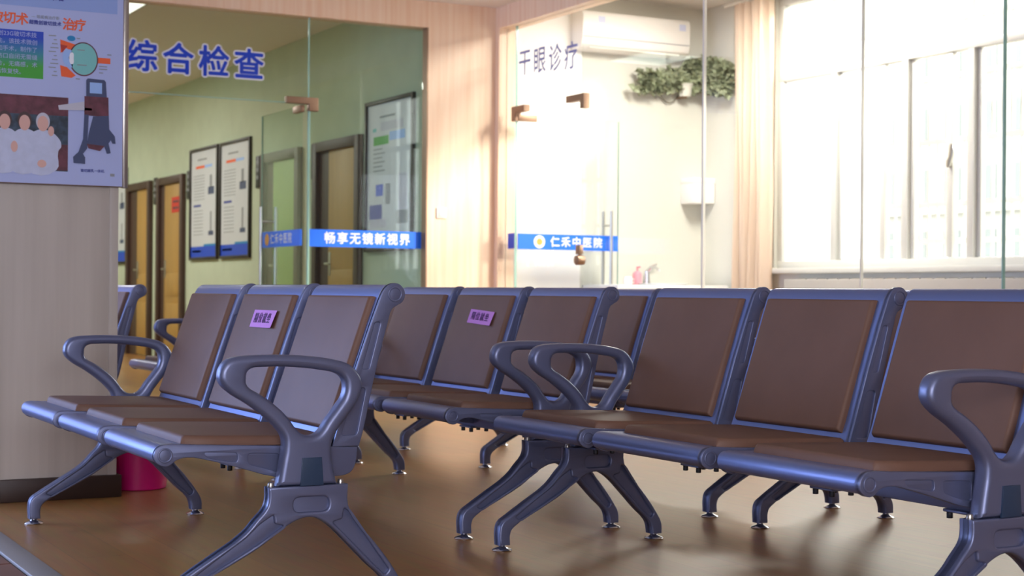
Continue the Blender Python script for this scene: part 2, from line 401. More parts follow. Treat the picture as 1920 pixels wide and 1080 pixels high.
obj('patch_fitting', u_plate([(10.335, 2.152), (10.14, 2.152), (10.14, 2.105), (10.275, 2.105), (10.275, 2.045), (10.335, 2.045)], 0.05, U0+0.018), 'bronze', g)
obj('patch_fitting', u_plate([(9.535, 2.148), (9.295, 2.148), (9.295, 2.045), (9.345, 2.045), (9.345, 2.100), (9.535, 2.100)], 0.05, U0+0.018), 'bronze', g)
boxo('blue_band', U0+0.0105, U0+0.0255, 10.302, 10.405, 1.100, 1.214, 'letter_blue', g)
for i, ch in enumerate('干眼诊疗'):
    text('sign_character', ch, 0.205, (U0+0.0105, 10.165-0.222*i, 2.452-0.012*i), RU, 'letter_ink', g, fat=0.002, sx=0.92)
d3, b3 = swing_door('door_3', 'open glass door leaf with hospital band in front of the white wall', (U0+0.02, 10.285, 0), 0, 2.09, 0.885, False, 0.79)
for i, ch in enumerate('仁禾中医院'):
    text('band_character', ch, 0.082, (0.325+0.094*i, -0.0085, 1.150), RV, 'letter_white', b3, fat=0.0022)
obj('emblem', MB().cyl((0.19, -0.0075, 1.153), (0.19, -0.0088, 1.153), 0.048, n=28).mesh('emblem'), 'letter_white', b3)
obj('emblem_core', MB().cyl((0.19, -0.0088, 1.153), (0.19, -0.0094, 1.153), 0.026, n=20).mesh('emblem_core'), 'emblem_gold', b3)
# --- treatment room shell
struct(boxo('wall_clinic_back', 6.30, UW+0.15, V0, V0+0.12, 0, 3.08, 'cream_wall'), 'cream back wall of the treatment room carrying the air conditioner', 'wall')
struct(boxo('wall_clinic_return', U0+0.09, 6.315, V0-0.03, V0+0.12, 0, 3.08, 'white_wall'), 'white wall strip behind the open treatment room door', 'wall')
w = empty('wall_window'); struct(w, 'window wall of the treatment room with sill', 'wall')
boxo('wall_piece', UW, UW+0.22, 9.60, V0, 0, 3.08, 'cream_wall', w)
boxo('wall_piece', UW, UW+0.22, -3.0, 4.1, 0, 3.08, 'cream_wall', w)
boxo('wall_piece', UW, UW+0.22, 4.1, 9.60, 0, 0.93, 'cream_wall', w)
boxo('wall_piece', UW, UW+0.22, 4.1, 9.60, 3.02, 3.08, 'cream_wall', w)
boxo('sill', UW-0.07, UW+0.22, 4.1, 9.62, 0.93, 0.97, 'window_frame', w, 0.004)
boxo('heater_ledge', UW-0.14, UW, 4.3, 9.3, 0.60, 0.885, 'plain_wall', w, 0.004)
for k in range(40):
    boxo('heater_slot', UW-0.10, UW-0.085, 4.5+0.118*k, 4.58+0.118*k, 0.884, 0.893, 'steel', w)
struct(boxo('wall_clinic_end', U0+0.09, UW, 2.0, 2.1, 0, 3.08, 'cream_wall'), 'far end wall of the treatment room out of view', 'wall')
win = empty('window_1', (UW+0.06, 0, 0)); struct(win, 'wide white framed window of the treatment room with upper lights', 'window')
def bar(name, v0, v1, z0, z1, d=0.05, m='window_frame', u=0.0):
    return boxo(name, u-d/2, u+d/2, v0, v1, z0, z1, m, win, 0.003)
bar('rail', 4.1, 9.60, 0.97, 1.025, 0.07); bar('rail', 4.1, 9.60, 2.385, 2.440, 0.07); bar('rail', 4.1, 9.60, 2.96, 3.02, 0.07)
mull = [9.57, 8.955, 8.215, 7.60, 6.86, 6.12, 5.38, 4.64, 4.13]
for v in mull: bar('mullion', v-0.03, v+0.03, 1.0, 2.97, 0.064)
for i in range(len(mull)-1):
    a, b = mull[i+1]+0.03, mull[i]-0.03
    boxo('upper_pane', -0.004, 0.004, a, b, 2.44, 2.96, 'glass_clear', win)
    if i == 0:
        boxo('frosted_pane', -0.004, 0.004, a, b, 1.025, 2.385, 'frosted', win); continue
    # sliding sash on the left, fixed light on the right
    mid = a+(b-a)*0.30
    s = bar('sash', mid-0.025, mid+0.025, 1.03, 2.38, 0.04)
    bar('sash', b-0.035, b, 1.03, 2.38, 0.04, u=0.02)
    boxo('frosted_pane' if i == 1 else 'lower_pane', -0.004, 0.004, mid+0.025, b-0.03, 1.03, 2.38, 'frosted' if i == 1 else 'glass_clear', win)
    boxo('lower_pane', 0.012, 0.02, a, mid-0.02, 1.03, 2.38, 'glass_clear', win)
h = curve_mesh([(0, 1.62), (0.03, 1.66), (0.05, 1.76), (0.035, 1.78), (0.012, 1.70), (-0.015, 1.64)], t=0.02, bevel=0.004)
h.transform(Matrix.Translation((-0.04, 7.79, 0)) @ Matrix.Rotation(-math.pi/2, 4, 'Z')); obj('window_latch', h, 'steel', win)

# --- outside
gr = empty('security_grille', (UW+0.62, 0, 0)); tag(gr, 'white barred security grille outside the treatment room window', 'grille')
for k in range(66):
    v = 4.2+0.088*k; boxo('grille_bar', -0.008, 0.008, v-0.009, v+0.009, 0.9, 2.75, 'window_frame', gr)
for z in (0.95, 1.165, 1.43, 1.88, 2.34, 2.74): boxo('grille_rail', -0.012, 0.012, 4.2, 10.0, z-0.018, z+0.018, 'window_frame', gr)
struct(boxo('ground', 7.72, 160, -80, 220, -4.2, -4.0, 'ground'), 'pale ground outside the window', 'ground')
bd = empty('apartment_building', (62, 0, -4)); tag(bd, 'washed out white building with window rows seen outside the window', 'building')
boxo('wall', 0, 12, 25, 110, 0, 24, 'facade', bd)
boxo('wall_band', -0.12, 0, 25, 110, 2.6, 6.6, 'facade_green', bd)
boxo('ledge', -0.5, 0, 25, 110, 9.2, 9.6, 'facade', bd); boxo('ledge', -0.5, 0, 25, 110, 1.8, 2.3, 'facade', bd)
wp = MB().box(-0.06, 0.02, 0, 1.35, 0, 2.0).mesh('window_pane')
for row in range(5):
    for c in range(22):
        o = obj('window_pane', wp, 'facade_glass', bd); o.location = (0, 40+2.6*c, 2.9+3.4*row)

# --- corridor behind the left glass
UC = 5.025
struct(boxo('wall_corridor', UC, UC+0.12, V0+0.06, 21.2, 0, 3.0, 'green_wall'), 'pale green corridor wall with doors and framed notices', 'wall')
struct(boxo('wall_corridor_left', 1.4, 1.5, V0+0.1, 21.2, 0, 3.0, 'green_wall'), 'opposite corridor wall hidden behind the poster column', 'wall')
struct(boxo('wall_corridor_end', 1.4, UC+0.1, 21.1, 21.2, 0, 3.0, 'green_wall'), 'green end wall of the corridor', 'wall')
boards = MB().box(UC-0.012, UC, V0+0.1, 11.75, 0, 0.1).mesh('baseboard_corridor')
struct(obj('baseboard_corridor', boards, 'dark_base'), 'dark skirting at the foot of the corridor wall', 'baseboard')
def corridor_door(n, v0, v1, top, label, leaf, leaf_from, frame='door_frame', leafz=None):
    d = empty('door_%d' % n, (UC, v0, 0)); struct(d, label, 'door'); wv = v1-v0
    boxo('door_post', -0.05, 0.0, 0, 0.09, 0, top, frame, d, 0.004); boxo('door_post', -0.05, 0.0, wv-0.09, wv, 0, top, frame, d, 0.004)
    boxo('door_head', -0.05, 0.0, 0.09, wv-0.09, top-0.085, top, frame, d, 0.004)
    boxo('reveal', -0.012, -0.002, leaf_from, wv-0.09, 0, top-0.085, frame, d)
    lf = boxo('door_leaf', -0.02, -0.004, 0.09, leaf_from, 0.01, top-0.085, leaf, d, 0.003)
    for z0, z1 in ((0.15, 0.62), (0.70, 0.95)) if leaf != 'door_green' else ():
        boxo('leaf_panel', -0.026, -0.02, 0.15, max(0.2, leaf_from-0.08), z0, z1, leaf, lf, 0.003)
    boxo('door_lever', -0.07, -0.055, leaf_from-0.13, leaf_from-0.03, 0.99, 1.01, 'steel', lf, 0.003)
    boxo('lock_plate', -0.025, -0.019, leaf_from-0.06, leaf_from-0.02, 0.9, 1.1, 'steel', lf, 0.002)
    return d
corridor_door(4, 11.77, 12.785, 2.04, 'corridor door nearest the glass with tan wooden leaf', 'door_leaf', 0.70)
corridor_door(5, 13.13, 14.11, 2.04, 'corridor door with pale green leaf behind the open glass door', 'door_green', 0.70)
corridor_door(6, 16.60, 17.60, 2.02, 'corridor door with mustard leaf and red notice', 'door_leaf', 0.74)
corridor_door(7, 17.88, 18.90, 2.02, 'corridor door farthest away beside the poster column', 'door_leaf', 0.60)
nt_ = empty('red_notice', (UC-0.021, 16.75, 1.70)); tag(nt_, 'red notice stuck on the mustard corridor door', 'notice')
boxo('notice_sheet', -0.002, 0.0, 0, 0.31, -0.085, 0.085, 'sign_red', nt_)
for k, z in enumerate((0.035, -0.035)): boxo('printed_line', -0.003, -0.002, 0.05, 0.26, z-0.012, z+0.012, 'print_maroon', nt_)
for i, (v, z, lab) in enumerate(((12.83, 1.89, 'black name plate beside the tan corridor door'), (14.27, 1.89, 'black name plate left of the green door leaf'), (16.47, 1.89, 'black name plate above the left framed notice edge'), (17.74, 1.89, 'black name plate between the two mustard doors'))):
    s = empty('door_sign', (UC, v, z)); tag(s, lab, 'sign', 'corridor name plates')
    boxo('plate', -0.02, 0, -0.05, 0.05, -0.15, 0.15, 'sign_black', s, 0.003)
    for k in range(3): boxo('printed_line', -0.0215, -0.02, -0.028, 0.028, 0.07-0.07*k, 0.105-0.07*k, 'print_grey', s)
def notice(v0, v1, z0, z1, label, style):
    n = empty('framed_notice', (UC, v0, z0)); tag(n, label, 'framed notice', 'framed notices in the corridor'); wv, hz = v1-v0, z1-z0
    for a in ((0, 0.03, 0, hz), (wv-0.03, wv, 0, hz), (0.03, wv-0.03, 0, 0.03), (0.03, wv-0.03, hz-0.03, hz)):
        boxo('frame', -0.03, 0.0, *a, 'frame_dark', n, 0.003)
    sh = boxo('print', -0.012, 0.0, 0.03, wv-0.03, 0.03, hz-0.03, 'print_white', n)
    def blk(a, b, c, d, m): boxo('printed_block', -0.0135, -0.012, 0.03+(1-b)*(wv-0.06), 0.03+(1-a)*(wv-0.06), 0.03+(1-d)*(hz-0.06), 0.03+(1-c)*(hz-0.06), m, sh)
    if style == 0:
        blk(0, 1, 0.90, 1.0, 'print_blue'); blk(0.5, 1, 0.88, 0.90, 'print_cyan'); blk(0.06, 0.40, 0.935, 0.955, 'letter_white')
        blk(0.25, 0.60, 0.075, 0.09, 'print_grey'); blk(0.18, 0.52, 0.14, 0.165, 'print_orange'); blk(0.52, 0.8, 0.14, 0.165, 'print_lens')
        for k in range(9): blk(0.10, 0.52, 0.23+0.028*k, 0.236+0.028*k, 'print_grey')
        for k in range(8): blk(0.10, 0.46, 0.56+0.032*k, 0.566+0.032*k, 'print_grey')
        blk(0.10, 0.38, 0.505, 0.525, 'print_navy')
        blk(0.72, 0.80, 0.24, 0.36, 'print_grey'); blk(0.66, 0.88, 0.35, 0.42, 'print_machine'); blk(0.74, 0.79, 0.58, 0.76, 'print_grey'); blk(0.68, 0.86, 0.76, 0.80, 'print_machine')
    else:
        blk(0.28, 0.62, 0.085, 0.10, 'print_grey'); blk(0.12, 0.20, 0.165, 0.19, 'print_eye'); blk(0.3, 0.8, 0.13, 0.19, 'print_silver')
        blk(0.14, 0.48, 0.225, 0.285, 'print_green'); blk(0.50, 0.84, 0.205, 0.265, 'print_lens')
        for k in range(6): blk(0.14, 0.40 if k % 2 else 0.34, 0.31+0.03*k, 0.317+0.03*k, 'print_grey')
        blk(0.20, 0.36, 0.56, 0.64, 'print_blue'); blk(0.06, 0.34, 0.70, 0.80, 'print_navy'); blk(0.08, 0.44, 0.80, 0.86, 'print_silver')
        blk(0.42, 0.52, 0.56, 0.70, 'print_grey'); blk(0.7, 0.9, 0.5, 0.75, 'print_silver'); blk(0.66, 0.92, 0.75, 0.84, 'print_grey')
    return n
notice(10.78, 11.69, 1.085, 2.275, 'large framed medical notice nearest the glass partition', 1)
notice(14.475, 15.395, 1.083, 2.246, 'right of the two slim framed notices with blue footer', 0)
notice(15.463, 16.40, 1.083, 2.250, 'left of the two slim framed notices with blue footer', 0)
notice(18.96, 19.9, 1.08, 2.24, 'framed notice farthest down the corridor behind the column edge', 0)
for i, (x, y, lab) in enumerate(((3.05, 12.1, 'glowing ceiling light panel at the top left behind the glass'), (2.95, 15.6, 'corridor ceiling light panel farther back out of view'), (2.95, 18.8, 'last corridor ceiling light panel out of view'))):
    p = empty('ceiling_light', (x, y, 3.0)); tag(p, lab, 'ceiling light')
    for a in ((-0.3, 0.3, -0.6, -0.58), (-0.3, 0.3, 0.58, 0.6), (-0.3, -0.28, -0.58, 0.58), (0.28, 0.3, -0.58, 0.58)): boxo('frame', *a, -0.025, 0, 'window_frame', p)
    boxo('diffuser', -0.28, 0.28, -0.58, 0.58, -0.018, -0.002, 'lamp_diffuser', p)
    area('corridor_lamp', (x, y, 2.96), (0, 0, -1), 0.55, 1.15, (12, 56, 56)[i], (1.0, 0.975, 0.91))
for i, (x, y, lab) in enumerate(((6.5, 8.7, 'unseen ceiling panel added to brighten the treatment room'),)):
    p = empty('ceiling_light', (x, y, 3.08)); tag(p, lab, 'ceiling light')
    for a in ((-0.3, 0.3, -0.6, -0.58), (-0.3, 0.3, 0.58, 0.6), (-0.3, -0.28, -0.58, 0.58), (0.28, 0.3, -0.58, 0.58)): boxo('frame', *a, -0.025, 0, 'window_frame', p)
    boxo('diffuser', -0.28, 0.28, -0.58, 0.58, -0.018, -0.002, 'lamp_diffuser', p)
    area('clinic_fill', (x, y, 3.04), (0, 0, -1), 0.55, 1.15, 110, (1.0, 0.96, 0.88))  # added fill under an unseen panel, brightens the treatment room
# --- poster column
VC = 5.91
c = empty('wall_column'); struct(c, 'pale wood laminate column at the left with dark base', 'column')
boxo('panel', 0.985, 1.528, VC, VC+0.46, 0.08, CE, 'laminate_grey', c, 0.004)
boxo('corner_strip', 1.496, 1.5295, VC-0.004, VC+0.02, 0.08, CE, 'laminate_grey', c, 0.002)
boxo('skirting', 0.98, 1.546, VC-0.018, VC+0.475, 0, 0.083, 'dark_base', c, 0.003)
#PART3
# ------------------------------------------------------------------ waiting benches
PITCH, SW = 0.5626, 0.507
ARM = [(.266, .303, 'v'), (.276, .359), (.282, .401), (.279, .423), (.264, .444), (.236, .471), (.192, .504), (.138, .539), (.121, .560), (.119, .576), (.124, .594), (.137, .610), (.159, .618), (.191, .621), (.279, .622), (.347, .618), (.415, .608), (.450, .597), (.473, .577), (.485, .553), (.483, .529), (.468, .496), (.440, .460), (.417, .428), (.406, .402), (.409, .353), (.420, .303, 'v')]
HOLE = [(.186, .567), (.189, .582), (.202, .591), (.224, .593), (.302, .592), (.381, .583), (.415, .576), (.433, .565), (.440, .546), (.436, .519), (.422, .498), (.393, .461), (.374, .434), (.362, .426), (.345, .424), (.328, .429), (.314, .441), (.292, .470), (.258, .502), (.219, .529), (.195, .543), (.187, .553)]
LEG = [(.243, .302, 'v'), (.448, .302, 'v'), (.449, .250), (.457, .233), (.483, .196), (.528, .144), (.574, .082), (.590, .052), (.592, .018, 'v'), (.556, .018, 'v'), (.551, .047), (.543, .062), (.505, .098), (.449, .155), (.405, .198), (.382, .214), (.365, .222), (.346, .225), (.328, .223), (.306, .215), (.284, .203), (.223, .160), (.143, .117), (.061, .073), (.048, .058), (.046, .018, 'v'), (.011, .018, 'v'), (.011, .069), (.018, .086), (.041, .103), (.104, .142), (.183, .193), (.214, .226), (.237, .252), (.243, .270)]
WEB1 = rounded([(.256, .236), (.258, .214), (.282, .208), (.220, .169), (.145, .128), (.080, .093), (.064, .101), (.112, .134), (.187, .183), (.222, .215)])
WEB2 = rounded([(.438, .243), (.434, .216), (.408, .210), (.452, .166), (.508, .109), (.548, .070), (.560, .082), (.520, .136), (.475, .199), (.450, .234)])
BSLOT = rounded([(.306, .238), (.398, .238), (.398, .275), (.306, .275)], 0.017)
SEATP = [(.010, .359), (-.010, .362), (-.023, .375), (-.024, .390), (-.014, .405), (.003, .411), (.05, .409, 'v'), (.296, .397, 'v'), (.492, .387, 'v'), (.488, .350), (.478, .328), (.463, .319), (.434, .316), (.285, .320), (.180, .349), (.099, .371), (.056, .378), (.029, .372)]
S1 = rounded([(.095, .389), (.180, .385), (.180, .361), (.106, .374)], 0.009)
S2 = rounded([(.206, .382), (.288, .378), (.288, .333), (.207, .356)], 0.010)
BACKP = [(.425, .390, 'v'), (.487, .586, 'v'), (.548, .754), (.560, .780), (.574, .794), (.594, .799), (.611, .791), (.620, .772), (.613, .752), (.599, .743), (.584, .733), (.573, .700), (.555, .635), (.532, .541), (.506, .422), (.496, .389, 'v')]
BS1 = rounded([(.503, .582), (.522, .582), (.553, .700), (.538, .700)], 0.006)
BS2 = rounded([(.448, .417), (.490, .417), (.514, .535), (.487, .535)], 0.009)
def disc(cx, cz, r): return [(cx+r*math.cos(a), cz+r*math.sin(a)) for a in [math.pi*2*i/10 for i in range(10)]]
def at_y(me, y): return Matrix.Translation((0, y, 0))
arm_me = curve_mesh(ARM, [HOLE], t=0.046, bevel=0.015, bres=4, res=4, smooth=60)
m = MB(); m.add(curve_mesh(LEG, [WEB1, WEB2, BSLOT], t=0.044, bevel=0.0055, bres=3, res=4, smooth=50)); m.add(curve_mesh(LEG, t=0.026, bevel=0.004, bres=1, res=4))
leg_me = m.mesh('leg_frame', smooth=50, flat=True)
m = MB().lathe((0, 0, 0), [(0.030, 0.0), (0.031, 0.003), (0.028, 0.006), (0.012, 0.012), (0.010, 0.016), (0.009, 0.016), (0.009, 0.026)]); foot_me = m.mesh('foot', smooth=40)
# outer (near or far) side panels, 20 mm thick, recessed slots and a raised cap disc
m = MB(); m.add(curve_mesh(SEATP, [S1, S2], t=0.018, bevel=0.002, res=3)); m.add(curve_mesh(SEATP, t=0.010, bevel=0.001, bres=1, res=3))
seat_side_me = m.mesh('seat_side_panel', smooth=35, flat=True)
m = MB(); m.add(curve_mesh(BACKP, [BS1, BS2], t=0.018, bevel=0.002, res=3)); m.add(curve_mesh(BACKP, t=0.010, bevel=0.001, bres=1, res=3))
back_side_me = m.mesh('back_side_panel', smooth=35, flat=True)
def cap_mesh(cx, cz, r):
    mb = MB(); a, b, c = disc(cx, cz, r), disc(cx, cz, r*0.74), disc(cx, cz, r*0.66)
    mb.add(curve_mesh(a, [b], t=0.023, bevel=0.0015, res=3)); mb.add(curve_mesh(a, t=0.0195, bevel=0.001, bres=1, res=3))
    return mb.mesh('end_cap', smooth=35, flat=True)
seat_cap_me, back_cap_me = cap_mesh(.002, .385, .018), cap_mesh(.592, .771, .020)
# bent sheet shell: front roll, seat pan, bend, back sheet, top roll
SHELL = [(.018, .368), (.004, .362), (-.010, .366), (-.019, .378), (-.019, .392), (-.010, .405), (.004, .409), (.030, .408), (.10, .405), (.30, .395), (.40, .391), (.425, .397), (.436, .414), (.486, .560), (.551, .750), (.562, .776), (.576, .791), (.594, .795), (.610, .787), (.616, .771), (.609, .757), (.597, .750), (.586, .752), (.578, .762), (.568, .745), (.500, .554), (.450, .408), (.436, .388), (.41, .379), (.30, .383), (.10, .393), (.03, .396), (.020, .385)]
shell_me = curve_mesh(SHELL, t=SW-0.020, bevel=0.0, res=3, smooth=30)
def pad(L, Wd, t, n=20, m_=18, crown=0.006, edge=0.022, nose=0.0):
    """upholstered pad: local x along length, y across, z up; closed, soft edges"""
    mb = MB(); top = []; bot = []
    def xs(k, N, len_):
        e = [0, .06, .18, .42, .75, 1.0]; q = edge
        if k <= 5: return e[k]*q
        if k >= N-5: return len_-e[N-k]*q
        return q+(len_-2*q)*(k-5)/(N-10)
    for i in range(n+1):
        for j in range(m_+1):
            x = xs(i, n, L); y = xs(j, m_, Wd)-Wd/2
            ex = min(x, L-x)/edge; ey = (Wd/2-abs(y))/edge
            q = lambda e: 1-(1-min(1, max(0, e)))**2.6
            # rounded plan corners
            h = t*q(ex)**0.5*q(ey)**0.5
            cc = math.sin(math.pi*x/L)*math.cos(math.pi*y/Wd)
            yy = y*(1-nose*max(0, 1-x/0.07)**2)
            mb.v.append((x, yy, h+crown*cc))
    B = len(mb.v)
    for i in range(n+1):
        for j in range(m_+1):
            v = mb.v[i*(m_+1)+j]; mb.v.append((v[0], v[1], -0.002))
    W1 = m_+1
    for i in range(n):
        for j in range(m_):
            a = i*W1+j; mb.f.append((a, a+W1, a+W1+1, a+1)); mb.f.append((B+a, B+a+1, B+a+W1+1, B+a+W1))
    for i in range(n):
        for j, fl_ in ((0, 0), (m_, 1)):
            a = i*W1+j; q = (a, B+a, B+a+W1, a+W1); mb.f.append(q if not fl_ else tuple(reversed(q)))
    for j in range(m_):
        for i, fl_ in ((0, 1), (n, 0)):
            a = i*W1+j; q = (a, B+a, B+a+1, a+1); mb.f.append(q if not fl_ else tuple(reversed(q)))
    return mb
def place(mb, org, xdir, name):
    """map pad coords: x along xdir (in the x-z plane), y stays, z along the normal"""
    xd = Vector((xdir[0], 0, xdir[1])).normalized(); nz = Vector((-xd.z, 0, xd.x))
    mb.v = [tuple(Vector(org)+xd*v[0]+Vector((0, v[1], 0))+nz*v[2]) for v in mb.v]
    return mb.mesh(name, smooth=75)
seat_pad_me = place(pad(0.385, SW-0.046, 0.020, edge=0.012, nose=0.10), (.052, SW/2, .408), (.385, -.013), 'seat_cushion')
back_pad_me = place(pad(0.357, SW-0.064, 0.017, edge=0.010, crown=0.006), (.441, SW/2+0.010, .426), (.106, .310), 'back_cushion')
beam_me = MB().box(.324, .379, -0.03, 1.66, .303, .371).mesh('beam', 0.003)
endcap_me = curve_mesh(sharp([(.326, .371), (.376, .371), (.381, .303), (.321, .303)]), t=0.006, bevel=0.001)
bracket_me = MB().box(.312, .392, -0.075, 0.012, .297, .304).mesh('bracket', 0.002)
bolt_me = MB().cyl((0, 0, 0), (0, 0, -0.014), 0.0075, n=6).mesh('bolt', 0.001)
stud_me = MB().cyl((0, 0, 0), (0, 0, 0.011), 0.009, 0.007, n=12).mesh('stud', 0.001)

def make_bench(loc, rz):
    root = empty('waiting_bench', loc, rz)
    obj('beam', beam_me, 'paint', root)
    for k in range(3):
        y0 = PITCH*k
        sh = obj('seat', shell_me, 'shell_paint', root); sh.location = (0, y0+SW/2+0.008, 0)
        for nm, me, mt in (('seat_cushion', seat_pad_me, 'leather'), ('back_cushion', back_pad_me, 'leather')):
            c = obj(nm, me, mt, sh); c.location = (0, -SW/2-0.008, 0)
        for yy, xx in ((0.009-SW/2-0.008, 0), (SW/2-0.019, 0.006)):
            c = obj('seat_side_panel', seat_side_me, 'paint', sh); c.location = (xx*1.5, yy, -xx*0.5)
            c = obj('back_side_panel', back_side_me, 'paint', sh); c.location = (xx, yy, -xx)
            if xx == 0:
                c = obj('seat_end_cap', seat_cap_me, 'paint', sh); c.location = (0, yy, 0)
                c = obj('back_end_cap', back_cap_me, 'paint', sh); c.location = (0, yy, 0)
    for k in range(4):
        y0 = PITCH*k+(0.03 if k == 0 else 0.0)+(0.02 if k == 0 else 0) - (0.02 if k == 3 else 0)
        br = obj('bracket', bracket_me, 'paint', root); br.location = (0, y0+(0.05 if k == 0 else 0), 0)
        for dy in (-0.062, 0.0):
            for dx in ((.322, .382)):
                b = obj('bolt', bolt_me, 'black_metal', br); b.location = (dx, dy, .297)
    for y in (-0.029, 1.661):
        lg = obj('leg_frame', leg_me, 'paint', root); lg.location = (0, y, 0)
        a = obj('armrest', arm_me, 'paint', lg)
        e = obj('beam_cap', endcap_me, 'navy_plastic', lg); e.location = (0, -0.0235 if y < 0 else 0.0235, 0)
        for x in (.0285, .574):
            f_ = obj('foot', foot_me, 'chrome', lg); f_.location = (x, 0, 0)
        for x in (.2545, .4355):
            s_ = obj('stud', stud_me, 'steel', lg); s_.location = (x, 0, .3015)
    return root
B0 = make_bench((1.0648, 3.6756, 0), -0.0099)
GRP = 'steel three-seat waiting benches'
tag(B0, 'brown padded three-seat bench in the left foreground with a pink note', 'bench', GRP)
spots = [((2.2198, 4.4706), 'brown padded three-seat bench in the middle row carrying a pink note'),
         ((2.2198, 2.5261), 'largest brown padded three-seat bench at the right front'),
         ((3.2109, 4.535), 'bench in the back row nearest the glass, seen between the middle benches'),
         ((3.2109, 2.56), 'bench in the back row mostly hidden behind the right front bench'),
         ((3.2109, 7.08), 'farther bench in the back row with one front foot visible'),
         ((1.262, 6.78), 'bench peeking out from behind the poster column'),
         ((2.2198, 6.626), 'distant bench whose far armrest shows behind the left foreground bench')]
for (x, y), lab in spots:
    b = copy_tree(B0); b.location = (x, y, 0); b.rotation_euler = (0, 0, 0); tag(b, lab, 'bench', GRP)
# pink notices taped to the middle backrests
def seat_notice(bench_loc, rz, k, ty, tz, tilt, label):
    n = empty('paper_notice'); tag(n, label, 'notice', 'pink notices on backrests')
    xd = Vector((.106, 0, .310)).normalized(); nrm = Vector((-xd.z, 0, xd.x)); yd = Vector((0, -1, 0))
    org = Vector((.445, PITCH*k+SW/2+ty, .438)) + xd*tz + nrm*0.0240
    M = Matrix.Translation(bench_loc) @ Matrix.Rotation(rz, 4, 'Z') @ Matrix(((yd.x, xd.x, nrm.x, org.x), (yd.y, xd.y, nrm.y, org.y), (yd.z, xd.z, nrm.z, org.z), (0, 0, 0, 1))) @ Matrix.Rotation(tilt, 4, 'Z')
    n.matrix_world = M
    mb = MB(); N = 8
    for t_ in (0.0, 0.0006):
        for i in range(N+1):
            for j in (0, 1):
                x = -0.098+0.196*i/N; mb.v.append((x, -0.027+0.054*j, t_+(0.004*max(0, (i-5)/3)**2 if j == 0 else 0)))
    for i in range(N):
        a = 2*i; b_ = a+2*(N+1)
        mb.f += [(b_, b_+2, b_+3, b_+1), (a, a+1, a+3, a+2), (a, a+2, b_+2, b_), (a+1, b_+1, b_+3, a+3)]
    mb.f += [(0, 2*(N+1), 2*(N+1)+1, 1), (2*N, 2*N+1, 4*N+3, 4*N+2)]
    p = obj('paper', mb.mesh('paper'), 'pink_paper', n)
    for i, ch in enumerate('隔位就坐'):
        me = text_mesh(ch, 0.033, 0.0001, 0.0008); me.transform(Matrix.Translation((-0.060+0.037*i, 0.000, 0.0013)))
        obj('character', me, 'ink', n)
seat_notice((1.0648, 3.6756, 0), -0.0099, 1, -0.046, 0.262, 0.0, 'pink paper notice on the middle backrest of the left foreground bench')
seat_notice((2.2198, 4.4706, 0), 0, 1, -0.032, 0.25, -0.05, 'pink paper notice on a backrest of the middle row bench')
#PART4
# ------------------------------------------------------------------ poster board on the column
pb = empty('poster_board', (0, VC, 0)); tag(pb, 'bluish medical poster board mounted on the column', 'poster')
boxo('board', 0.86, 1.553, -0.030, -0.004, 1.158, 2.02, 'bronze', pb, 0.002)
boxo('edge_profile', 1.537, 1.556, -0.0335, -0.002, 1.155, 2.02, 'steel', pb, 0.002)
pr = boxo('print', 0.86, 1.535, -0.032, -0.030, 1.160, 2.02, 'poster_paper', pb)
def layer(name, pts, m, k, smooth_=False):
    me = curve_mesh(pts if smooth_ else sharp(pts), t=0.0004, bevel=0.0, res=4); me.transform(Matrix.Translation((0, -0.0322-0.0005*k, 0)))
    return obj(name, me, m, pr)
def rect(name, x0, x1, z0, z1, m, k=0): return layer(name, [(x0, z0), (x1, z0), (x1, z1), (x0, z1)], m, k)
PY = -0.0330
rect('header_band', 0.86, 1.512, 1.800, 2.02, 'poster_header')
for i, ch in enumerate('科室介绍'): text('header_character', ch, 0.032, (1.215+0.028*i, PY-0.001, 1.843), RV, 'print_navy', pr, fat=0.001)
for i, ch in enumerate('玻切术'): text('title_character', ch, 0.046, (1.079+0.0437*i, PY, 1.752-0.001*i), RV, 'print_orange', pr, fat=0.0012)
for i, ch in enumerate('治疗'): text('title_character', ch, 0.046, (1.333+0.041*i, PY, 1.745), RV, 'print_orange', pr, fat=0.0012)
text('subtitle', '— 眼底病治疗新', 0.0138, (1.250, PY, 1.765), RV, 'print_grey', pr)
text('subtitle', '超微创玻切技术', 0.0165, (1.249, PY, 1.744), RV, 'print_navy', pr, fat=0.0006)
cols = ['print_blue', 'print_navy', 'print_teal', 'print_teal', 'print_green', 'print_green']
def ramp_mat():
    m_ = bpy.data.materials.new('print_ramp'); m_.use_nodes = True; nt = m_.node_tree; b = nt.nodes['Principled BSDF']
    tc = nt.nodes.new('ShaderNodeTexCoord'); sp = nt.nodes.new('ShaderNodeSeparateXYZ'); mr = nt.nodes.new('ShaderNodeMapRange'); cr = nt.nodes.new('ShaderNodeValToRGB')
    mr.inputs[1].default_value = 1.540; mr.inputs[2].default_value = 1.712
    nt.links.new(tc.outputs['Object'], sp.inputs[0]); nt.links.new(sp.outputs[2], mr.inputs[0]); nt.links.new(mr.outputs[0], cr.inputs[0]); nt.links.new(cr.outputs[0], b.inputs['Base Color'])
    e = cr.color_ramp.elements; e[0].position = 0.25; e[0].color = rgb(60, 160, 50); e[1].position = 0.85; e[1].color = rgb(20, 66, 190)
    k = cr.color_ramp.elements.new(0.55); k.color = rgb(50, 130, 160); b.inputs['Roughness'].default_value = 0.45; MATS['print_ramp'] = m_
ramp_mat()
rect('text_panel', 0.90, 1.243, 1.540, 1.712, 'print_ramp')
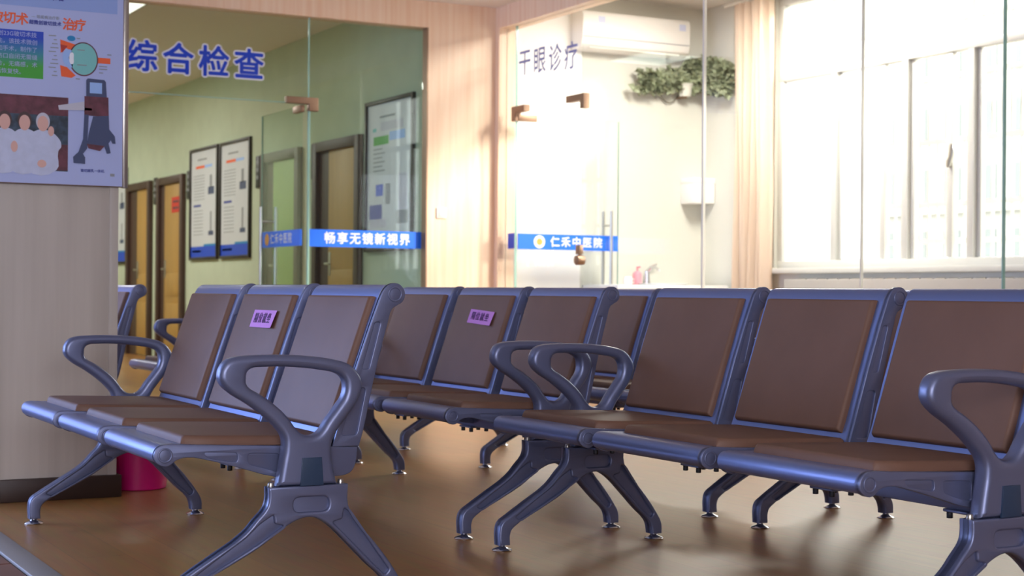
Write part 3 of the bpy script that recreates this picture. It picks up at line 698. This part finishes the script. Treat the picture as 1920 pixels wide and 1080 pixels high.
for i, (ln, sz) in enumerate((('创23G玻切术技', 0.0205), ('先，该技术微创', 0.0205), ('如手术，制作了', 0.0205), ('伤口自闭无需缝', 0.0205), ('合，无痛感，术', 0.0205), ('后恢复快。', 0.0205))):
    text('panel_line', ln, sz, (1.150 if i < 5 else 1.125, PY-0.0012, 1.696-0.0272*i), RV, 'poster_paper', pr)
# eye diagram: muscles, cornea, globe, nerve
def circ(cx, cz, rx, rz_=None, n=16): return [(cx+rx*math.cos(2*math.pi*i/n), cz+(rz_ or rx)*math.sin(2*math.pi*i/n)) for i in range(n)]
layer('eyelid', [(1.303, 1.690), (1.372, 1.672), (1.352, 1.648), (1.325, 1.660), (1.305, 1.640)], 'print_orange', 1)
layer('eyelid', [(1.303, 1.596), (1.328, 1.590), (1.360, 1.562), (1.345, 1.552), (1.308, 1.555)], 'print_orange', 1)
layer('eyelid_shade', [(1.303, 1.672), (1.330, 1.668), (1.310, 1.642)], 'print_red', 2)
layer('cornea', [(1.312, 1.625), (1.324, 1.652), (1.345, 1.652), (1.334, 1.625), (1.348, 1.592), (1.330, 1.592)], 'print_lens', 3, True)
layer('globe_rim', circ(1.388, 1.624, 0.0535, 0.0625), 'print_maroon', 2, True)
layer('globe', circ(1.388, 1.624, 0.0490, 0.0580), 'print_eye', 3, True)
layer('lens', [(1.336, 1.625), (1.346, 1.646), (1.352, 1.625), (1.346, 1.602)], 'letter_white', 4, True)
rect('optic_nerve', 1.441, 1.487, 1.613, 1.634, 'print_orange', 1)
layer('badge', circ(1.343, 1.697, 0.015, 0.010), 'print_cyan', 1, True)
for i in range(11):
    rect('caption_line', 1.262+0.006*((i*7) % 4), 1.288+0.003*((i*5) % 4), 1.700-0.0145*i, 1.7035-0.0145*i, 'print_grey')
for x0, x1, z in ((1.362, 1.375, 1.697), (1.475, 1.49, 1.645), (1.445, 1.475, 1.600), (1.445, 1.475, 1.590), (1.445, 1.46, 1.576), (1.36, 1.375, 1.548), (1.365, 1.392, 1.655), (1.365, 1.40, 1.600)):
    rect('caption_line', x0, x1, z, z+0.0035, 'print_grey', 4)
# printed photo of three people in white on a bench
rect('photo', 0.90, 1.334, 1.207, 1.478, 'print_foliage')
rect('photo_fence', 0.90, 1.334, 1.410, 1.478, 'print_maroon', 1)
rect('photo_bench', 1.286, 1.334, 1.210, 1.305, 'print_maroon', 1)
rect('photo_shirt', 1.06, 1.28, 1.209, 1.312, 'print_shirt', 1.5)
for dx, hair, skin in ((1.108, 'print_hair', 1), (1.178, 'print_hair', 1), (1.243, 'print_silver', 1)):
    o = 1 if dx < 1.15 else (1.02 if dx < 1.2 else 1.12)
    layer('photo_shirt', [(dx-0.052*o, 1.210), (dx-0.050*o, 1.300), (dx-0.040*o, 1.335), (dx-0.012, 1.356), (dx+0.012, 1.356), (dx+0.040*o, 1.340), (dx+0.060*o, 1.300), (dx+0.050*o, 1.280), (dx+0.044*o, 1.210)], 'print_shirt', 2 if dx > 1.2 else (2.5 if dx > 1.15 else 3.2), True)
    layer('photo_hair', circ(dx, 1.386, 0.0245, 0.032), hair, 4, True)
    layer('photo_face', circ(dx, 1.378, 0.0195, 0.028), 'print_skin', 5, True)
layer('photo_hand', circ(1.272, 1.352, 0.011, 0.018), 'print_skin', 6, True); layer('photo_hand', circ(1.24, 1.232, 0.016, 0.014), 'print_skin', 6, True); layer('photo_hand', circ(1.142, 1.290, 0.012, 0.02), 'print_skin', 6, True)
# printed machine
layer('machine_tray', [(1.297, 1.448), (1.392, 1.468), (1.392, 1.446), (1.420, 1.444), (1.420, 1.436), (1.300, 1.432)], 'print_silver', 7)
layer('machine_body', [(1.392, 1.488), (1.480, 1.488), (1.482, 1.415), (1.392, 1.418)], 'print_maroon', 7)
layer('machine_screen', [(1.398, 1.488), (1.398, 1.548), (1.404, 1.554), (1.464, 1.552), (1.470, 1.545), (1.474, 1.488)], 'print_machine', 8)
layer('machine_display', [(1.411, 1.500), (1.411, 1.540), (1.456, 1.540), (1.456, 1.500)], 'print_lens', 9)
layer('machine_column', [(1.392, 1.420), (1.388, 1.330), (1.372, 1.282), (1.352, 1.262), (1.354, 1.240), (1.396, 1.238), (1.396, 1.262), (1.388, 1.275), (1.403, 1.295), (1.408, 1.420)], 'print_machine', 8)
layer('machine_skirt', [(1.424, 1.415), (1.482, 1.420), (1.484, 1.370), (1.505, 1.345), (1.508, 1.318), (1.496, 1.318), (1.490, 1.330), (1.482, 1.318), (1.490, 1.282), (1.476, 1.280), (1.466, 1.305), (1.402, 1.306), (1.408, 1.350)], 'print_machine', 8)
layer('machine_base', [(1.402, 1.312), (1.468, 1.308), (1.450, 1.288), (1.408, 1.296)], 'print_maroon', 9)
text('machine_caption', '玻切超乳一体机', 0.0125, (1.424, PY, 1.213), RV, 'print_navy', pr, fat=0.0003)
rect('corner_mark', 1.490, 1.506, 1.196, 1.206, 'print_grey')

# ------------------------------------------------------------------ small things of the hall
bn = empty('waste_bin', (1.672, 6.13, 0)); tag(bn, 'magenta ribbed plastic waste bin beside the column base', 'waste bin')
mb = MB(); N = 64
prof = [(0.100, 0.0), (0.107, 0.004), (0.124, 0.24), (0.127, 0.245), (0.127, 0.255), (0.120, 0.255), (0.118, 0.245), (0.103, 0.012)]
for rr, z in prof:
    for i in range(N):
        k = rr*(1+(0.012 if i % 2 and 0.003 < z < 0.241 and rr > 0.104 else 0)); a = 2*math.pi*i/N; mb.v.append((k*math.cos(a), k*math.sin(a), z))
for j in range(len(prof)-1):
    for i in range(N):
        i2 = (i+1) % N; mb.f.append((j*N+i, j*N+i2, (j+1)*N+i2, (j+1)*N+i))
mb.f.append(tuple(reversed(range(N)))); mb.f.append(tuple(len(prof)*N-N+i for i in range(N)))
obj('bin_body', mb.mesh('bin_body', smooth=20), 'bin_pink', bn)
obj('rim', MB().lathe((0, 0, 0.246), [(0.120, 0), (0.131, 0), (0.131, 0.012), (0.120, 0.012)]).mesh('rim'), 'bin_pink', bn)
sw = empty('wall_switch', (5.11, V0-0.04, 1.355)); tag(sw, 'small cream wall switch on the bright wood panel', 'switch')
boxo('plate', -0.04, 0.04, -0.010, 0, -0.04, 0.04, 'seam', sw, 0.003); boxo('rocker', -0.022, 0.022, -0.014, -0.010, -0.028, 0.028, 'seam', sw, 0.002)
pl = empty('door_lock', (U0+0.018, 9.372, 1.02)); tag(pl, 'brown lock hanging at the edge of the treatment room glass', 'lock')
boxo('lock_plate', -0.018, 0.018, -0.02, 0.03, 0.02, 0.085, 'bronze', pl, 0.004)
obj('lock_body', MB().cyl((-0.03, 0.0, -0.02), (0.03, 0.0, -0.02), 0.034).mesh('lock_body', 0.004), 'bronze', pl)
obj('lock_neck', MB().cyl((0, 0, -0.01), (0, 0, 0.03), 0.011).mesh('lock_neck'), 'bronze', pl)

# ------------------------------------------------------------------ treatment room
ac = empty('air_conditioner', (6.22, V0, 2.65)); tag(ac, 'white wall air conditioner above the trailing plant', 'air conditioner')
prof = [(0, 0.0), (-0.13, 0.0), (-0.185, 0.03), (-0.20, 0.08), (-0.205, 0.25), (-0.19, 0.285), (-0.17, 0.29), (0, 0.29)]
mb = MB()
for x in (0, 0.995):
    mb.v += [(x, y, z) for y, z in prof]
n = len(prof)
for i in range(n): j = (i+1) % n; mb.f.append((i, n+i, n+j, j))
mb.f.append(tuple(range(n))); mb.f.append(tuple(reversed(range(n, 2*n))))
obj('body', mb.mesh('body', 0.006), 'ac_white', ac)
boxo('front_seam', 0.01, 0.985, -0.2065, -0.200, 0.086, 0.090, 'print_grey', ac)
boxo('vent_flap', 0.08, 0.91, -0.175, -0.150, 0.006, 0.016, 'seam', ac, 0.002)
for x in (0.17, 0.92): boxo('sticker', x-0.03, x+0.03, -0.2062, -0.2045, 0.20, 0.25, 'sticker', ac)
pn = empty('trailing_plant', (7.16, V0, 2.40)); tag(pn, 'grey-green ivy trailing along the treatment room corner', 'plant')
obj('pot', MB().lathe((0.08, -0.10, -0.05), [(0.045, 0), (0.060, 0.09), (0.066, 0.09), (0.066, 0.10)]).mesh('pot'), 'cream_wall', pn)
boxo('pot_bracket', 0.06, 0.10, -0.10, 0.0, -0.062, -0.048, 'bronze', pn)
st = MB(); lv = MB()
R = random.Random(3)
def leaf(p, s):
    k = len(lv.v); d = Vector((R.uniform(-1, 1), R.uniform(-1, 0.4), R.uniform(-0.9, 0.5))).normalized(); t = d.cross(Vector((R.uniform(-1, 1), R.uniform(-1, 1), R.uniform(-1, 1)))).normalized(); nn = d.cross(t)*0.18*s
    P = [p, p+d*s*0.35+t*s*0.42+nn, p+d*s, p+d*s*0.35-t*s*0.42+nn, p+d*s*0.45]
    lv.v.extend([tuple(q) for q in P]); lv.f.extend([(k, k+1, k+4), (k+1, k+2, k+4), (k+2, k+3, k+4), (k+3, k, k+4)])
paths = []
for i in range(24):      # along the back wall to the left
    L = R.uniform(0.3, 0.52); z0 = R.uniform(0.02, 0.12); paths.append([Vector((0.10-L*t, -0.06-0.05*R.random(), z0+0.05*math.sin(3*t+i)-0.03*t+0.10*t*(1-t)*R.uniform(-1, 1))) for t in [j/8 for j in range(9)]])
for i in range(34):      # round the corner and along the window wall towards the curtain
    a = R.uniform(0.05, 0.15); L = R.uniform(0.25, 0.46); z0 = R.uniform(0.03, 0.25)
    paths.append([Vector((0.10+0.18*min(1, 3*t)*R.uniform(.7, 1), -0.06-L*t, z0-0.10*t*t+0.03*math.sin(4*t+i))) for t in [j/8 for j in range(9)]])
for P in paths:
    st.tube(P, 0.0035, 5)
    for j in range(len(P)-1):
        for q in range(5): leaf(P[j].lerp(P[j+1], R.random())+Vector((0, -0.01, 0)), R.uniform(0.035, 0.07))
fo = obj('foliage', lv.mesh('foliage', smooth=0), 'leaf_green', pn); fo['kind'] = 'stuff'
so_ = obj('stems', st.mesh('stems'), 'stem', pn); so_['kind'] = 'stuff'
obj('hanging_wire', MB().tube([(-0.16+0.022*i, -0.03, 0.02-0.12*math.sin(math.pi*i/12)) for i in range(13)], 0.004, 6).mesh('hanging_wire'), 'stem', pn)
cu = empty('curtain', (UW-0.11, 9.50, 0)); tag(cu, 'peach curtain gathered at the left of the bright window', 'curtain')
mb = MB(); NV, NZ = 90, 14
for s in (0, 1):
    for j in range(NZ+1):
        z = 0.35+2.66*j/NZ
        for i in range(NV+1):
            t = i/NV; pinch = 1-0.10*math.sin(math.pi*min(1, max(0, (z-0.6)/2.2)))*(1-t)
            v = 0.0+0.46*t+(0.05*(1-t)*(z-1.6)*0.4 if z > 1.6 else 0.03*(1-t)*math.sin((1.6-z)*2.2))
            u = 0.045*math.sin(t*math.pi*2*6.5)+0.018*math.sin(t*math.pi*2*11+z*1.3)
            mb.v.append((u+(0.003 if s else 0), v, z))
nn = (NZ+1)*(NV+1); W1 = NV+1
for j in range(NZ):
    for i in range(NV):
        a = j*W1+i; mb.f += [(a, a+1, a+1+W1, a+W1), (nn+a, nn+a+W1, nn+a+1+W1, nn+a+1)]
for j in range(NZ):
    for i in (0, NV): a = j*W1+i; mb.f.append((a, a+W1, nn+a+W1, nn+a))
for i in range(NV):
    for j in (0, NZ): a = j*W1+i; mb.f.append((a, nn+a, nn+a+1, a+1))
obj('curtain_cloth', mb.mesh('curtain_cloth', smooth=80), 'curtain_cloth', cu)
obj('curtain_rod', MB().cyl((0, -5.3, 3.03), (0, 0.60, 3.03), 0.014).mesh('curtain_rod'), 'seam', cu)
bx = empty('wall_box', (7.27, V0, 1.495)); tag(bx, 'pale pinkish dispenser box on the treatment room wall near the curtain', 'box')
boxo('box_body', 0, 0.205, -0.19, 0, 0, 0.20, 'ac_white', bx, 0.008); boxo('box_lid', -0.003, 0.208, -0.194, 0.0, 0.16, 0.204, 'ac_white', bx, 0.004)
ct = empty('wash_counter', (6.35, V0-0.005, 0)); tag(ct, 'white counter with basin along the treatment room back wall', 'counter')
boxo('worktop', 0, 1.02, -0.52, 0, 0.80, 0.838, 'porcelain', ct, 0.006); boxo('cabinet', 0.02, 1.0, -0.49, 0, 0.06, 0.80, 'white_wall', ct)
for k in range(2): boxo('cabinet_door', 0.03+0.485*k, 0.505+0.485*k, -0.51, -0.49, 0.08, 0.79, 'ac_white', ct, 0.003)
obj('basin', MB().lathe((0.58, -0.26, 0.80), [(0.10, 0.0), (0.19, 0.045), (0.20, 0.052), (0.185, 0.052), (0.09, 0.012)]).mesh('basin'), 'porcelain', ct)
fa = empty('faucet', (6.93, V0-0.04, 0.839)); tag(fa, 'chrome faucet standing on the white counter', 'faucet')
obj('faucet_body', MB().cyl((0, 0, 0), (0, 0, 0.11), 0.022, 0.019).mesh('faucet_body'), 'chrome', fa)
obj('spout', MB().tube([(0, 0, 0.10), (0.02, -0.03, 0.135), (0.03, -0.08, 0.14), (0.035, -0.12, 0.115)], 0.012).mesh('spout'), 'chrome', fa)
obj('lever', MB().tube([(0, 0, 0.11), (0.03, 0, 0.145), (0.09, 0, 0.165)], [0.012, 0.009, 0.007]).mesh('lever'), 'chrome', fa)
for i, (x, y, m_, lab, s) in enumerate(((6.80, -0.10, 'soap_pink', 'pink soap bottle on the white counter', 1.0), (6.70, -0.12, 'porcelain', 'white cup left of the pink soap bottle', 0.6))):
    b = empty('soap_bottle' if i == 0 else 'cup', (x, V0+y, 0.838)); tag(b, lab, 'bottle' if i == 0 else 'cup')
    obj('bottle_body' if i == 0 else 'cup_body', MB().lathe((0, 0, 0), [(0.034*s**.3, 0), (0.036, 0.01), (0.036, 0.085*s), (0.030, 0.10*s), (0.014 if i == 0 else 0.030, 0.112*s)]).mesh('bottle_body'), m_, b)
    if i == 0: obj('pump', MB().cyl((0, 0, 0.11), (0, 0, 0.145), 0.008).cyl((0, 0, 0.142), (0.0, -0.04, 0.142), 0.007).mesh('pump'), 'soap_pink', b)
    else: obj('cup_handle', MB().tube([(0.034, 0, 0.05), (0.055, 0, 0.045), (0.055, 0, 0.02), (0.034, 0, 0.014)], 0.005).mesh('cup_handle'), 'porcelain', b)
